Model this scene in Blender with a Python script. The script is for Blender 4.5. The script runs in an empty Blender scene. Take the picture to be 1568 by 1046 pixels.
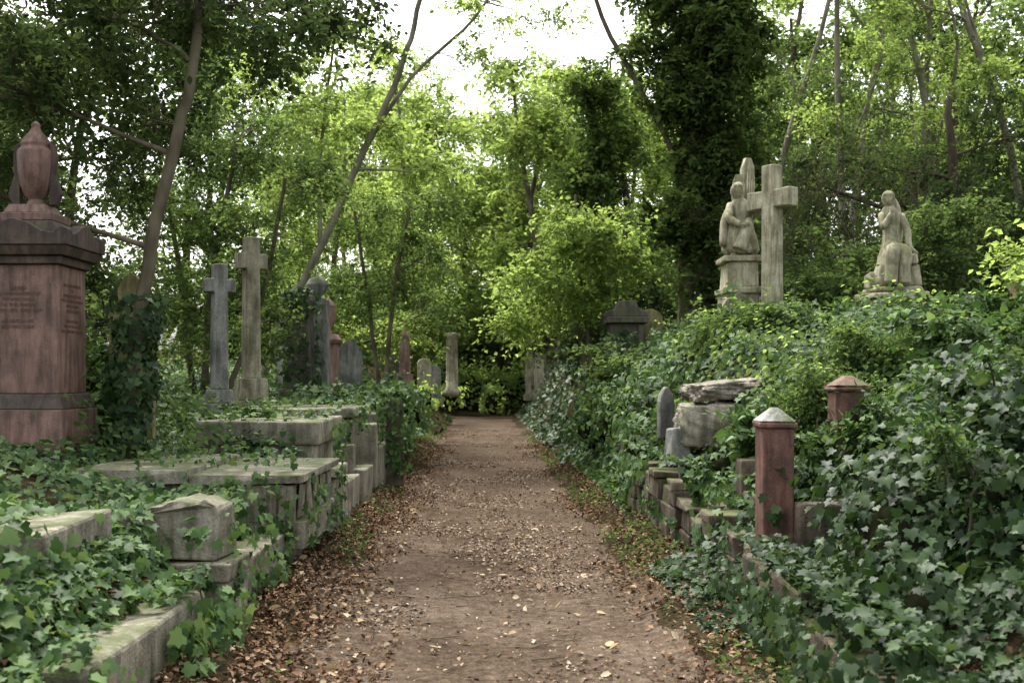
import bpy, bmesh, math, random
import numpy as np
from mathutils import Vector, Matrix, Euler
random.seed(7); rng=np.random.default_rng(7)
S=bpy.context.scene
# ------------------------------------------------------------------ helpers
def _h(i,j):
    n=np.sin(i*127.1+j*311.7)*43758.5453
    return n-np.floor(n)
def vn(x,y):
    x=np.asarray(x,float); y=np.asarray(y,float)
    xi=np.floor(x); yi=np.floor(y); fx=x-xi; fy=y-yi
    fx=fx*fx*(3-2*fx); fy=fy*fy*(3-2*fy)
    a=_h(xi,yi); b=_h(xi+1,yi); c=_h(xi,yi+1); d=_h(xi+1,yi+1)
    return (a*(1-fx)+b*fx)*(1-fy)+(c*(1-fx)+d*fx)*fy
def fbm(x,y,o=3):
    s=0;a=.5
    for k in range(o):
        s=s+a*vn(x*2**k+17*k,y*2**k-9*k); a*=.5
    return s/(1-.5**o)
def sm(a,b,t):
    t=np.clip((np.asarray(t,float)-a)/(b-a),0,1); return t*t*(3-2*t)
def cx(y): return -0.03*(np.clip(y,0,60)-5)
def hgt(x,y):
    x=np.asarray(x,float); y=np.asarray(y,float)
    u=x-cx(y); L=-u
    left=.16*sm(1.1,1.6,L)+.45*sm(1.7,2.1,L)+(.35+.035*np.clip(y-9,0,30))*sm(2.3,4.2,L)+.05*np.clip(L-4.2,0,60)
    k=sm(6.5,12.5,y); ns=.25*(1-sm(7,11,y))
    right=.12*sm(1.1-ns,1.5-ns,u)+(.6+1.15*k)*sm(1.6-ns,2.6+.5*(1-k)-ns,u)+.11*np.clip(u-2.6,0,25)
    h=left+right+.5*sm(46,60,y)
    m=sm(1.1,1.9,np.abs(u))
    h=h+m*.16*(fbm(x*1.3,y*1.3)-.5)+.03*(fbm(x*2.1+5,y*2.1)-.5)-.03*(1-sm(0,1.1,np.abs(u)))
    return h
def H(x,y): return float(hgt(x,y))
def mesh_np(name,co,tris,mat,smooth=True,parent=None):
    me=bpy.data.meshes.new(name); n=len(co); t=len(tris)
    me.vertices.add(n); me.vertices.foreach_set('co',np.asarray(co,np.float32).ravel())
    k=tris.shape[1]
    me.loops.add(t*k); me.loops.foreach_set('vertex_index',np.asarray(tris,np.int32).ravel())
    me.polygons.add(t); me.polygons.foreach_set('loop_start',np.arange(t,dtype=np.int32)*k)
    me.polygons.foreach_set('use_smooth',np.full(t,smooth))
    me.update(calc_edges=True)
    if mat: me.materials.append(mat)
    ob=bpy.data.objects.new(name,me); S.collection.objects.link(ob)
    if parent: ob.parent=parent
    return ob
def link(name,me,parent=None):
    ob=bpy.data.objects.new(name,me); S.collection.objects.link(ob)
    if parent: ob.parent=parent
    return ob
def empty(name):
    e=bpy.data.objects.new(name,None); S.collection.objects.link(e); return e
# ------------------------------------------------------------------ materials
def newmat(name):
    m=bpy.data.materials.new(name); m.use_nodes=True; nt=m.node_tree; nt.nodes.clear(); return m,nt
def ramp(nt,stops):
    r=nt.nodes.new('ShaderNodeValToRGB'); el=r.color_ramp.elements
    while len(el)<len(stops): el.new(.5)
    for e,(p,c) in zip(el,stops): e.position=p; e.color=(*c,1)
    return r
def noise(nt,sc,det=5,rough=.6,vec=None,scale3=None):
    n=nt.nodes.new('ShaderNodeTexNoise'); n.inputs['Scale'].default_value=sc; n.inputs['Detail'].default_value=det; n.inputs['Roughness'].default_value=rough
    if vec is not None:
        if scale3:
            mp=nt.nodes.new('ShaderNodeMapping'); mp.inputs['Scale'].default_value=scale3; nt.links.new(vec,mp.inputs['Vector']); vec=mp.outputs[0]
        nt.links.new(vec,n.inputs['Vector'])
    return n
def mix(nt,f,a,b,mode='MIX'):
    m=nt.nodes.new('ShaderNodeMix'); m.data_type='RGBA'; m.blend_type=mode
    for s,v in ((0,f),(6,a),(7,b)):
        if hasattr(v,'links'): nt.links.new(v,m.inputs[s])
        elif s==0: m.inputs[0].default_value=v
        else: m.inputs[s].default_value=(*v,1)
    return m.outputs[2]
def leafmat(name,cols,trans=.4,tcol=1.6,rough=.6,spec=.2):
    m,nt=newmat(name)
    g=nt.nodes.new('ShaderNodeNewGeometry'); at=nt.nodes.new('ShaderNodeAttribute'); at.attribute_name='tint'
    r=ramp(nt,[(i/(len(cols)-1),c) for i,c in enumerate(cols)])
    nt.links.new(g.outputs['Random Per Island'],r.inputs[0])
    ad=nt.nodes.new('ShaderNodeMath'); ad.operation='ADD'; ad.inputs[1].default_value=1.0; nt.links.new(at.outputs['Fac'],ad.inputs[0])
    vm=nt.nodes.new('ShaderNodeVectorMath'); vm.operation='SCALE'; nt.links.new(r.outputs[0],vm.inputs[0]); nt.links.new(ad.outputs[0],vm.inputs['Scale']); col=vm.outputs[0]
    if spec>0:
        p=nt.nodes.new('ShaderNodeBsdfPrincipled'); p.inputs['Roughness'].default_value=rough; p.inputs['Specular IOR Level'].default_value=spec; nt.links.new(col,p.inputs['Base Color'])
    else:
        p=nt.nodes.new('ShaderNodeBsdfDiffuse'); nt.links.new(col,p.inputs['Color'])
    if trans>0:
        t=nt.nodes.new('ShaderNodeBsdfTranslucent')
        c2=mix(nt,1.0,col,(tcol*1.1,tcol,tcol*.66),'MULTIPLY'); nt.links.new(c2,t.inputs['Color'])
        ms=nt.nodes.new('ShaderNodeMixShader'); ms.inputs[0].default_value=trans
        nt.links.new(p.outputs[0],ms.inputs[1]); nt.links.new(t.outputs[0],ms.inputs[2]); p=ms
    o=nt.nodes.new('ShaderNodeOutputMaterial'); nt.links.new(p.outputs[0],o.inputs[0])
    return m
def simplemat(name,a,b,sc=6):
    m,nt=newmat(name); tc=nt.nodes.new('ShaderNodeTexCoord').outputs['Object']
    n=noise(nt,sc,2,.6,tc,(1,1,.4)); r=ramp(nt,[(.35,a),(.65,b)]); nt.links.new(n.outputs[0],r.inputs[0])
    p=nt.nodes.new('ShaderNodeBsdfDiffuse'); nt.links.new(r.outputs[0],p.inputs[0]); o=nt.nodes.new('ShaderNodeOutputMaterial'); nt.links.new(p.outputs[0],o.inputs[0]); return m
def stonemat(name,c,dark,moss=.5,scale=1.0,bump=.4,rough=.85,mosscol=(.07,.09,.025)):
    m,nt=newmat(name)
    tc=nt.nodes.new('ShaderNodeTexCoord').outputs['Object']
    n1=noise(nt,3*scale,6,.65,tc); n2=noise(nt,5*scale,2,.6,tc,(2.5,2.5,.35)); n3=noise(nt,60*scale,2,.6,tc); n4=noise(nt,2.2*scale,5,.7,tc)
    r1=ramp(nt,[(.38,dark),(.62,c)]); nt.links.new(n1.outputs[0],r1.inputs[0])
    r2=ramp(nt,[(.35,(.42,.42,.38)),(.6,(1,1,1))]); nt.links.new(n2.outputs[0],r2.inputs[0])
    a=mix(nt,.8,r1.outputs[0],r2.outputs[0],'MULTIPLY')
    r3=ramp(nt,[(.3,(.65,.65,.65)),(.7,(1.25,1.25,1.25))]); nt.links.new(n3.outputs[0],r3.inputs[0])
    a=mix(nt,.7,a,r3.outputs[0],'MULTIPLY')
    g=nt.nodes.new('ShaderNodeNewGeometry'); sx=nt.nodes.new('ShaderNodeSeparateXYZ'); nt.links.new(g.outputs['Normal'],sx.inputs[0])
    md=nt.nodes.new('ShaderNodeMath'); md.operation='MULTIPLY_ADD'; md.inputs[1].default_value=.16; nt.links.new(sx.outputs[2],md.inputs[0]); nt.links.new(n4.outputs[0],md.inputs[2])
    r4=ramp(nt,[(.66-.2*moss,(0,0,0)),(.82-.2*moss,(1,1,1))]); nt.links.new(md.outputs[0],r4.inputs[0])
    a=mix(nt,r4.outputs[0],a,mosscol)
    p=nt.nodes.new('ShaderNodeBsdfPrincipled'); p.inputs['Roughness'].default_value=rough; p.inputs['Specular IOR Level'].default_value=.3
    nt.links.new(a,p.inputs['Base Color'])
    b=nt.nodes.new('ShaderNodeBump'); b.inputs['Strength'].default_value=bump; b.inputs['Distance'].default_value=.02
    ad=nt.nodes.new('ShaderNodeMath'); ad.operation='ADD'; nt.links.new(n1.outputs[0],ad.inputs[0]); nt.links.new(n3.outputs[0],ad.inputs[1])
    nt.links.new(ad.outputs[0],b.inputs['Height']); nt.links.new(b.outputs[0],p.inputs['Normal'])
    o=nt.nodes.new('ShaderNodeOutputMaterial'); nt.links.new(p.outputs[0],o.inputs[0])
    return m
def dirtmat(name,cols,sc=1.0):
    m,nt=newmat(name)
    tc=nt.nodes.new('ShaderNodeTexCoord').outputs['Object']
    n1=noise(nt,.9*sc,5,.7,tc); n2=noise(nt,14*sc,4,.7,tc); n3=noise(nt,70,2,.6,tc)
    r1=ramp(nt,[(.38,cols[0]),(.5,cols[1]),(.62,cols[2])]); 
    ad=nt.nodes.new('ShaderNodeMath'); ad.operation='MULTIPLY_ADD'; ad.inputs[1].default_value=.5; nt.links.new(n2.outputs[0],ad.inputs[0])
    h=nt.nodes.new('ShaderNodeMath'); h.operation='MULTIPLY'; h.inputs[1].default_value=.5; nt.links.new(n1.outputs[0],h.inputs[0]); nt.links.new(h.outputs[0],ad.inputs[2])
    nt.links.new(ad.outputs[0],r1.inputs[0])
    r3=ramp(nt,[(.3,(.5,.5,.5)),(.7,(1.35,1.35,1.35))]); nt.links.new(n3.outputs[0],r3.inputs[0])
    a=mix(nt,.85,r1.outputs[0],r3.outputs[0],'MULTIPLY')
    p=nt.nodes.new('ShaderNodeBsdfDiffuse'); nt.links.new(a,p.inputs['Color'])
    b=nt.nodes.new('ShaderNodeBump'); b.inputs['Strength'].default_value=.8; b.inputs['Distance'].default_value=.03; nt.links.new(n2.outputs[0],b.inputs['Height']); 
    b2=nt.nodes.new('ShaderNodeBump'); b2.inputs['Strength'].default_value=.6; b2.inputs['Distance'].default_value=.008; nt.links.new(n3.outputs[0],b2.inputs['Height']); nt.links.new(b.outputs[0],b2.inputs['Normal']); nt.links.new(b2.outputs[0],p.inputs['Normal'])
    o=nt.nodes.new('ShaderNodeOutputMaterial'); nt.links.new(p.outputs[0],o.inputs[0])
    return m
M_path=dirtmat('path_dirt',[(.05,.036,.026),(.095,.071,.051),(.155,.12,.09)])
M_bank=dirtmat('bank_soil',[(.02,.016,.01),(.045,.035,.02),(.06,.055,.028)],1.5)
M_core=simplemat('painted_inner_shade',(.008,.01,.005),(.022,.024,.012),9)  # near-black filler inside the bushes; inner shade painted as colour
M_bark=simplemat('bark_brown',(.08,.068,.044),(.17,.15,.1))
M_barkp=simplemat('bark_pale',(.12,.112,.075),(.24,.225,.16))
M_barkd=simplemat('bark_dark',(.045,.038,.028),(.09,.075,.05))
M_granite=stonemat('red_granite',(.28,.17,.135),(.17,.105,.085),.2,1.6,.15,.55)
M_granited=stonemat('red_granite_dark',(.13,.09,.07),(.06,.047,.038),.3,1.2,.2,.6)
M_post=stonemat('red_granite_post',(.23,.12,.09),(.11,.06,.047),.3,2,.3,.7)
M_olive=stonemat('lichen_stone',(.30,.27,.12),(.18,.165,.07),.5)
M_grey=stonemat('grey_stone',(.32,.32,.29),(.14,.145,.125),.3)
M_beige=stonemat('beige_stone',(.38,.35,.25),(.19,.175,.11),.4)
M_pale=stonemat('pale_stone',(.54,.51,.36),(.29,.27,.17),.46,1.6,.5,mosscol=(.17,.175,.08))
M_wall=stonemat('kerb_stone',(.38,.35,.27),(.17,.155,.115),.5,mosscol=(.075,.09,.03))
M_walld=stonemat('dark_kerb_stone',(.2,.155,.115),(.075,.06,.045),.5)
M_white=stonemat('white_marble',(.45,.45,.41),(.25,.25,.22),.2)
M_rock=stonemat('weathered_pale_rock',(.5,.46,.38),(.27,.23,.18),.3,2.5,.9)
M_pink=stonemat('pink_granite',(.34,.22,.18),(.22,.14,.11),.15)
M_darkst=stonemat('sooty_stone',(.15,.14,.105),(.07,.065,.05),.5)
M_ivy=leafmat('ivy_leaf',[(.02,.045,.014),(.036,.078,.022),(.055,.11,.032),(.085,.15,.046),(.14,.21,.075)],.28,1.8,.5,.16)
M_ivyd=leafmat('ivy_leaf_dark',[(.014,.032,.011),(.022,.048,.015),(.034,.068,.022),(.062,.105,.034)],.25,1.6,.45,.2)  # dark ivy, colour lowered further to paint the right bush's shadow
M_ivyo=leafmat('oak_ivy_leaf',[(.035,.06,.02),(.055,.09,.028),(.085,.13,.04)],.42,2.1,spec=0)
M_leafd=leafmat('leaf_dark',[(.03,.05,.022),(.045,.075,.032),(.065,.1,.038)],.38,1.8,spec=0)
M_leafm=leafmat('leaf_mid',[(.05,.082,.032),(.07,.115,.042),(.095,.145,.052)],.48,2.35,spec=0)
M_leafb=leafmat('leaf_bright',[(.085,.12,.042),(.11,.165,.055),(.13,.185,.068)],.58,3.2,spec=0)
M_litter=leafmat('leaf_litter',[(.08,.05,.035),(.14,.09,.06),(.22,.155,.105),(.34,.27,.19),(.13,.08,.055),(.52,.46,.36)],0,1,.8,0)
M_brown=leafmat('brown_litter',[(.06,.034,.021),(.11,.066,.039),(.18,.11,.066),(.3,.21,.13)],0,1,.8,0)
M_drygold=leafmat('dry_leaf',[(.32,.24,.14),(.45,.35,.22),(.5,.42,.3)],.1,1,.7,0)
# ------------------------------------------------------------------ leaves
def mk_shape(outl,center,fold=.18,droop=.12):
    o=[(0,outl[0][1])]+outl[1:-1]+[(0,outl[-1][1])]
    full=o+[(-x,y) for x,y in reversed(o[1:-1])]
    v=[(0,center,0)]+[(x,y,fold*abs(x)-droop*y*y) for x,y in full]
    n=len(full); t=[(0,1+i,1+(i+1)%n) for i in range(n)]
    return np.array(v,float),np.array(t,int)
SH_IVY=mk_shape([(0,0),(.24,-.13),(.5,.1),(.36,.3),(.47,.58),(.2,.62),(0,1.0)],.3)
SH_OVAL=(np.array([(0,0,0),(.27,.3,.06),(.24,.68,.03),(0,1,-.12),(-.24,.68,.03),(-.27,.3,.06)],float),np.array([(0,1,2),(0,2,3),(0,3,4),(0,4,5)]))
SH_RH=(np.array([(0,0,0),(.33,.45,.08),(0,1,-.1),(-.33,.45,.08)],float),np.array([(0,1,2),(0,2,3)]))
SH_IV2=(np.array([(0,0,0),(.5,.05,.14),(.42,.55,.08),(0,1,-.1),(-.42,.55,.08),(-.5,.05,.14)],float),np.array([(0,1,2),(0,2,3),(0,3,4),(0,4,5)]))
SH_HEART=mk_shape([(0,.05),(.3,-.02),(.4,.25),(.2,.7),(0,1.05)],.35)
def norm(a): return a/np.maximum(np.linalg.norm(a,axis=1,keepdims=True),1e-9)
def leafverts(pos,nrm,siz,shape,dirv=None):
    n=len(pos); z=norm(nrm)
    d=rng.normal(size=(n,3)) if dirv is None else dirv+rng.normal(size=(n,3))*.5
    y=norm(d-(d*z).sum(1,keepdims=True)*z); x=np.cross(y,z)
    v,t=shape
    wid=rng.uniform(.85,1.15,(n,1,1))
    co=pos[:,None,:]+siz[:,None,None]*(v[None,:,0:1]*x[:,None,:]*wid+v[None,:,1:2]*y[:,None,:]+v[None,:,2:3]*z[:,None,:]*rng.uniform(.3,2.2,(n,1,1)))
    tr=t[None]+(np.arange(n)*len(v))[:,None,None]
    return co.reshape(-1,3),tr.reshape(-1,t.shape[1])
def leaves(name,pos,nrm,siz,shape,mat,dirv=None,parent=None):
    co,tr=leafverts(pos,nrm,siz,shape,dirv)
    return mesh_np(name,co,tr,mat,True,parent)
def lib(name,mat,R,ntw,nl,ls,shape,barkm,nvar=4,droop=.3,upb=1.2):
    col=bpy.data.collections.new(name)
    for k in range(nvar):
        P=[];D=[];N=[]; TV=[];TF=[]
        for t in range(ntw):
            d=rng.normal(size=3); d[2]*=.7; d/=np.linalg.norm(d); L=R*rng.uniform(.6,1.15)
            tt=np.linspace(.12,1,nl)+rng.uniform(-.03,.03,nl)
            side=np.cross(d,[0,0,1]); side/=np.linalg.norm(side)+1e-6
            base=d[None]*tt[:,None]*L; base[:,2]-=droop*R*tt**2
            sg=np.where(np.arange(nl)%2==0,1,-1)[:,None]
            P.append(base+rng.normal(size=(nl,3))*R*.05); D.append(side*sg+d*.6-np.array([0,0,.35])); 
            N.append(np.array([0,0,upb])+rng.normal(size=(nl,3))*.6+d*.3)
            e=d*L; e[2]-=droop*R
            b=len(TV); w=side*.004*max(R*2,1)
            TV+=[tuple(-w),tuple(w),tuple(e)]; TF.append((b,b+1,b+2))
        P=np.concatenate(P);D=np.concatenate(D);N=np.concatenate(N)
        co,tr=leafverts(P,N,rng.uniform(.6,1.2,len(P))*ls,shape,D*1.2)
        n0=len(co); co=np.concatenate([co,np.array(TV)]); tr=np.concatenate([tr,np.array(TF)+n0])
        me=bpy.data.meshes.new(name); me.from_pydata(co.tolist(),[],tr.tolist()); me.materials.append(mat); me.materials.append(barkm)
        mi=np.zeros(len(tr),np.int32); mi[-len(TF):]=1; me.polygons.foreach_set('material_index',mi); me.update()
        col.objects.link(bpy.data.objects.new(name+'_clump',me))
    return col
_ng={}
def gn(col):
    if col.name in _ng: return _ng[col.name]
    g=bpy.data.node_groups.new('scatter_'+col.name,'GeometryNodeTree')
    g.interface.new_socket(name='Geometry',in_out='INPUT',socket_type='NodeSocketGeometry')
    g.interface.new_socket(name='Geometry',in_out='OUTPUT',socket_type='NodeSocketGeometry')
    N=g.nodes; i=N.new('NodeGroupInput'); o=N.new('NodeGroupOutput'); ip=N.new('GeometryNodeInstanceOnPoints'); ci=N.new('GeometryNodeCollectionInfo'); rl=N.new('GeometryNodeRealizeInstances')
    ci.inputs['Collection'].default_value=col; ci.inputs['Separate Children'].default_value=True; ci.inputs['Reset Children'].default_value=True
    def na(t,n):
        a=N.new('GeometryNodeInputNamedAttribute'); a.data_type=t; a.inputs['Name'].default_value=n; return a.outputs[0]
    e=N.new('FunctionNodeEulerToRotation'); L=g.links
    L.new(i.outputs[0],ip.inputs['Points']); L.new(ci.outputs[0],ip.inputs['Instance']); ip.inputs['Pick Instance'].default_value=True
    L.new(na('INT','idx'),ip.inputs['Instance Index']); L.new(na('FLOAT_VECTOR','rot'),e.inputs[0]); L.new(e.outputs[0],ip.inputs['Rotation'])
    L.new(na('FLOAT','scl'),ip.inputs['Scale']); L.new(ip.outputs[0],rl.inputs[0]); L.new(rl.outputs[0],o.inputs[0])
    _ng[col.name]=g; return g
def scatter(name,pts,col,smin=.7,smax=1.25,parent=None,tilt=.35):
    pts=np.asarray(pts,float); n=len(pts)
    me=bpy.data.meshes.new(name); me.vertices.add(n); me.vertices.foreach_set('co',pts.astype(np.float32).ravel())
    a=me.attributes.new('rot','FLOAT_VECTOR','POINT'); r=np.stack([rng.normal(0,tilt,n),rng.normal(0,tilt,n),rng.uniform(0,6.28,n)],1); a.data.foreach_set('vector',r.astype(np.float32).ravel())
    a=me.attributes.new('scl','FLOAT','POINT'); a.data.foreach_set('value',rng.uniform(smin,smax,n).astype(np.float32))
    a=me.attributes.new('tint','FLOAT','POINT'); a.data.foreach_set('value',rng.uniform(-.3,.3,n).astype(np.float32))
    a=me.attributes.new('idx','INT','POINT'); a.data.foreach_set('value',rng.integers(0,len(col.objects),n).astype(np.int32))
    me.update(); ob=link(name,me,parent); md=ob.modifiers.new('scatter','NODES'); md.node_group=gn(col); return ob
C_dark=lib('dark_leaves',M_leafd,.42,10,10,.078,SH_OVAL,M_barkd,droop=.25)
C_mid=lib('mid_leaves',M_leafm,.48,10,9,.085,SH_RH,M_barkd,droop=.35)
C_bright=lib('bright_leaves',M_leafb,.52,10,9,.10,SH_RH,M_bark,droop=.35)
C_far=lib('far_leaves',M_leafb,1.15,12,10,.21,SH_RH,M_bark,droop=.3)
C_fard=lib('far_dark_leaves',M_leafm,1.1,12,10,.19,SH_RH,M_barkd,droop=.3)
C_ivy=lib('ivy_clumps',M_ivyo,.38,11,9,.11,SH_RH,M_barkd,droop=.6)
C_fore=lib('fore_leaves',M_ivy,.3,7,7,.08,SH_HEART,M_bark,droop=.2)
# ------------------------------------------------------------------ trees
def tube(V,F,pts,rads,seg=7):
    pts=[Vector(p) for p in pts]; b=len(V); n=len(pts)
    for i,p in enumerate(pts):
        t=(pts[min(i+1,n-1)]-pts[max(i-1,0)]).normalized()
        a=t.cross(Vector((.31,.9,.17))).normalized(); c=t.cross(a)
        for k in range(seg):
            an=2*math.pi*k/seg; V.append(tuple(p+(a*math.cos(an)+c*math.sin(an))*rads[i]))
    for i in range(n-1):
        for k in range(seg):
            k2=(k+1)%seg; F.append((b+i*seg+k,b+i*seg+k2,b+(i+1)*seg+k2,b+(i+1)*seg+k))
def smooth_path(pts,m=4,jit=.02):
    P=[Vector(p) for p in pts]; out=[]
    for i in range(len(P)-1):
        p0=P[max(i-1,0)];p1=P[i];p2=P[i+1];p3=P[min(i+2,len(P)-1)]
        for k in range(m):
            t=k/m; q=.5*((2*p1)+(-p0+p2)*t+(2*p0-5*p1+4*p2-p3)*t*t+(-p0+3*p1-3*p2+p3)*t**3)
            out.append(q+Vector((random.gauss(0,jit),random.gauss(0,jit),0)))
    out.append(P[-1]); return out
def build_tubes(name,V,F,mat,parent=None):
    me=bpy.data.meshes.new(name); me.from_pydata(V,[],F); me.materials.append(mat)
    me.polygons.foreach_set('use_smooth',np.full(len(F),True)); me.update(); return link(name,me,parent)
def blob_pts(b,shell=.45):
    x,y,z,rx,ry,rz,n=b; n=max(4,int(n*.7)); d=norm(rng.normal(size=(n,3))); r=(shell+(1-shell)*rng.uniform(0,1,n)**.6)
    lump=.8+.35*np.sin(d[:,0]*5+x*3)*np.sin(d[:,2]*4+z*2+d[:,1]*3)
    return np.array([x,y,z])+d*(r*lump)[:,None]*np.array([rx,ry,rz])
def tree(name,trunks,blobs,col,mat,smin=.7,smax=1.25,twig=.35):
    V=[];F=[]; allt=[]
    for pts,r0,r1 in trunks:
        sp=smooth_path(pts,5,r0*.12); n=len(sp); rr=[r0+(r1-r0)*i/(n-1) for i in range(n)]; rr[0]*=1.5; rr[1]*=1.15
        tube(V,F,sp,rr,9); allt+=list(zip(sp,rr))
    P=[]
    for b in blobs:
        c=Vector(b[:3]); bp=blob_pts(b); P.append(bp)
        cand=[(p,r) for p,r in allt if p.z<c.z+.3]
        if not cand: cand=allt
        p,r=min(cand,key=lambda q:(q[0]-c).length+.25*abs(q[0].z-(c.z-1.2)))
        r=min(r*.5,.055); mid=p.lerp(c,.5)+Vector((random.gauss(0,.15),random.gauss(0,.15),-.1*(c-p).length*.5+.1))
        sp=smooth_path([p,mid,c],5,.02); tube(V,F,sp,[r*(1-.75*i/(len(sp)-1)) for i in range(len(sp))],6)
        for q in bp[::max(1,int(1/twig))]:
            q=Vector(q); s=sp[random.randint(len(sp)//2,len(sp)-1)]; m2=s.lerp(q,.5)+Vector((random.gauss(0,.06),random.gauss(0,.06),.05))
            tube(V,F,[s,m2,q],[r*.22+.004,r*.14+.003,.002],4)
    t=build_tubes(name,V,F,mat); scatter('crown_foliage',np.concatenate(P),col,smin,smax,t); return t
# ------------------------------------------------------------------ ground
def axis(lo,hi,c0,c1,step):
    a=list(np.arange(c0,c1+1e-6,step)); s=step; x=c0
    while x>lo: s*=1.18; x-=s; a.insert(0,x)
    s=step; x=a[-1]
    while x<hi: s*=1.18; x+=s; a.append(x)
    return np.array(a)
xs=axis(-250,250,-4.5,4.5,.09); ys=axis(-60,400,3.5,24,.12)
X,Y=np.meshgrid(xs,ys); Z=hgt(X,Y)
nx=len(xs); ny=len(ys); co=np.stack([X,Y,Z],-1).reshape(-1,3)
i,j=np.meshgrid(np.arange(nx-1),np.arange(ny-1)); a=(j*nx+i).ravel(); fq=np.stack([a,a+1,a+nx+1,a+nx],1)
mesh_np('ground',co,fq,M_bank)
ys=np.arange(1,50,.1); us=np.linspace(-1,1,60)
Uu,Y=np.meshgrid(us,ys); edge=1.36+.5*(fbm(np.sign(Uu)*7+Y*0+3,Y*1.3)-.5)-.14*(Uu>0); X=cx(Y)+Uu*edge; Z=hgt(X,Y)+.012-.02*np.abs(Uu)**8
nx=60; ny=len(ys); co=np.stack([X,Y,Z],-1).reshape(-1,3)
i,j=np.meshgrid(np.arange(nx-1),np.arange(ny-1)); a=(j*nx+i).ravel(); fq=np.stack([a,a+1,a+nx+1,a+nx],1)
mesh_np('dirt_path',co,fq,M_path)
def tnormal(x,y):
    e=.06; gx=(hgt(x+e,y)-hgt(x-e,y))/(2*e); gy=(hgt(x,y+e)-hgt(x,y-e))/(2*e)
    return norm(np.stack([-gx,-gy,np.ones_like(gx)],1))
n=90000; y=3.5+rng.uniform(0,1,n)**1.5*30; u=rng.uniform(-1.5,1.4,n)
dens=.06+.9*sm(.45,.7,fbm(u*1.5+4,y*.7))*sm(1.1,.4,u)+.2*sm(.7,1.3,-u)
k=rng.uniform(0,1.1,n)<dens; y=y[k];u=u[k]; x=cx(y)+u
P=np.stack([x,y,hgt(x,y)+.014+rng.uniform(0,.014,len(x))],1)
N=np.array([0,0,1.])+rng.normal(size=P.shape)*.4
leaves('leaf_litter',P,N,rng.uniform(.014,.04,len(P))*(1+.35*(rng.uniform(0,1,len(P))>.85)),SH_RH,M_litter)
n=75000; y=3.5+rng.uniform(0,1,n)**1.4*22; u=rng.uniform(.65,2.1,n)*np.where(rng.uniform(0,1,n)<.6,-1,1)
k=(fbm(u*2+9,y*1.1)+.5*sm(.7,1.4,np.abs(u)))>rng.uniform(.5,1.15,n); y=y[k];u=u[k]; x=cx(y)+u
P=np.stack([x,y,hgt(x,y)+.016+rng.uniform(0,.03,len(x))],1)
leaves('leaf_litter',P,np.array([0,0,1.])+rng.normal(size=P.shape)*.5,rng.uniform(.02,.055,len(P)),SH_RH,M_brown)
n=360; y=3.9+rng.uniform(0,1,n)**1.3*14; u=np.where(rng.uniform(0,1,n)<.55,rng.uniform(-1.7,-.8,n),rng.uniform(-1.0,1.4,n)); x=cx(y)+u
P=np.stack([x,y,hgt(x,y)+.03],1)
leaves('fallen_leaves',P,np.array([0,0,1.])+rng.normal(size=P.shape)*.45,rng.uniform(.035,.09,n),SH_OVAL,M_drygold)
V=[];F=[]
for _ in range(90):
    yy=random.uniform(4,14); xx=float(cx(yy))+random.uniform(-1.6,1.4); a=random.uniform(0,3.14); l=random.uniform(.08,.35)
    pts=[(xx+math.cos(a)*l*t,yy+math.sin(a)*l*t+random.gauss(0,.02),H(xx+math.cos(a)*l*t,yy+math.sin(a)*l*t)+.022) for t in (0,.5,1)]
    tube(V,F,pts,[.004,.0035,.002],5)
build_tubes('fallen_twigs',V,F,M_bark)
n=12000; y=4+rng.uniform(0,1,n)**1.2*26; sd=np.where(rng.uniform(0,1,n)<.5,-1,1); u=sd*rng.uniform(1.15,1.85,n)-.1*(sd>0); k=fbm(u*2+3,y*1.4)>.5; y=y[k];u=u[k]; x=cx(y)+u
P=np.stack([x,y,hgt(x,y)+rng.uniform(.01,.09,len(x))],1)
leaves('verge_weeds',P,np.array([0,-.3,1.])+rng.normal(size=P.shape)*.6,rng.uniform(.02,.055,len(P)),SH_OVAL,M_leafm)
# ------------------------------------------------------------------ stone builders
def bm_obj(name,bm,mat,parent=None,bevel=.012,jit=.0,smooth=False,seg=2):
    if jit:
        for v in bm.verts: v.co+=Vector((random.gauss(0,jit),random.gauss(0,jit),random.gauss(0,jit)))
    bmesh.ops.recalc_face_normals(bm,faces=bm.faces)
    me=bpy.data.meshes.new(name); bm.to_mesh(me); bm.free()
    if isinstance(mat,(list,tuple)):
        for m in mat: me.materials.append(m)
    else: me.materials.append(mat)
    if smooth: me.polygons.foreach_set('use_smooth',np.full(len(me.polygons),True))
    ob=link(name,me,parent)
    if bevel:
        b=ob.modifiers.new('bevel','BEVEL'); b.width=bevel; b.segments=seg; b.limit_method='ANGLE'
    return ob
def box(bm,x0,x1,y0,y1,z0,z1,taper=1.0,rot=0,mi=0,ty=None):
    cxx=(x0+x1)/2; cy=(y0+y1)/2; hx=(x1-x0)/2; hy=(y1-y0)/2; ty=taper if ty is None else ty; vs=[]
    for z,t,t2 in ((z0,1,1),(z1,taper,ty)):
        for sx,sy in ((-1,-1),(1,-1),(1,1),(-1,1)):
            a,b=sx*hx*t,sy*hy*t2; vs.append(bm.verts.new((cxx+a*math.cos(rot)-b*math.sin(rot),cy+a*math.sin(rot)+b*math.cos(rot),z)))
    for f in ((3,2,1,0),(4,5,6,7),(0,1,5,4),(1,2,6,5),(2,3,7,6),(3,0,4,7)):
        fc=bm.faces.new([vs[q] for q in f]); fc.material_index=mi
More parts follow.
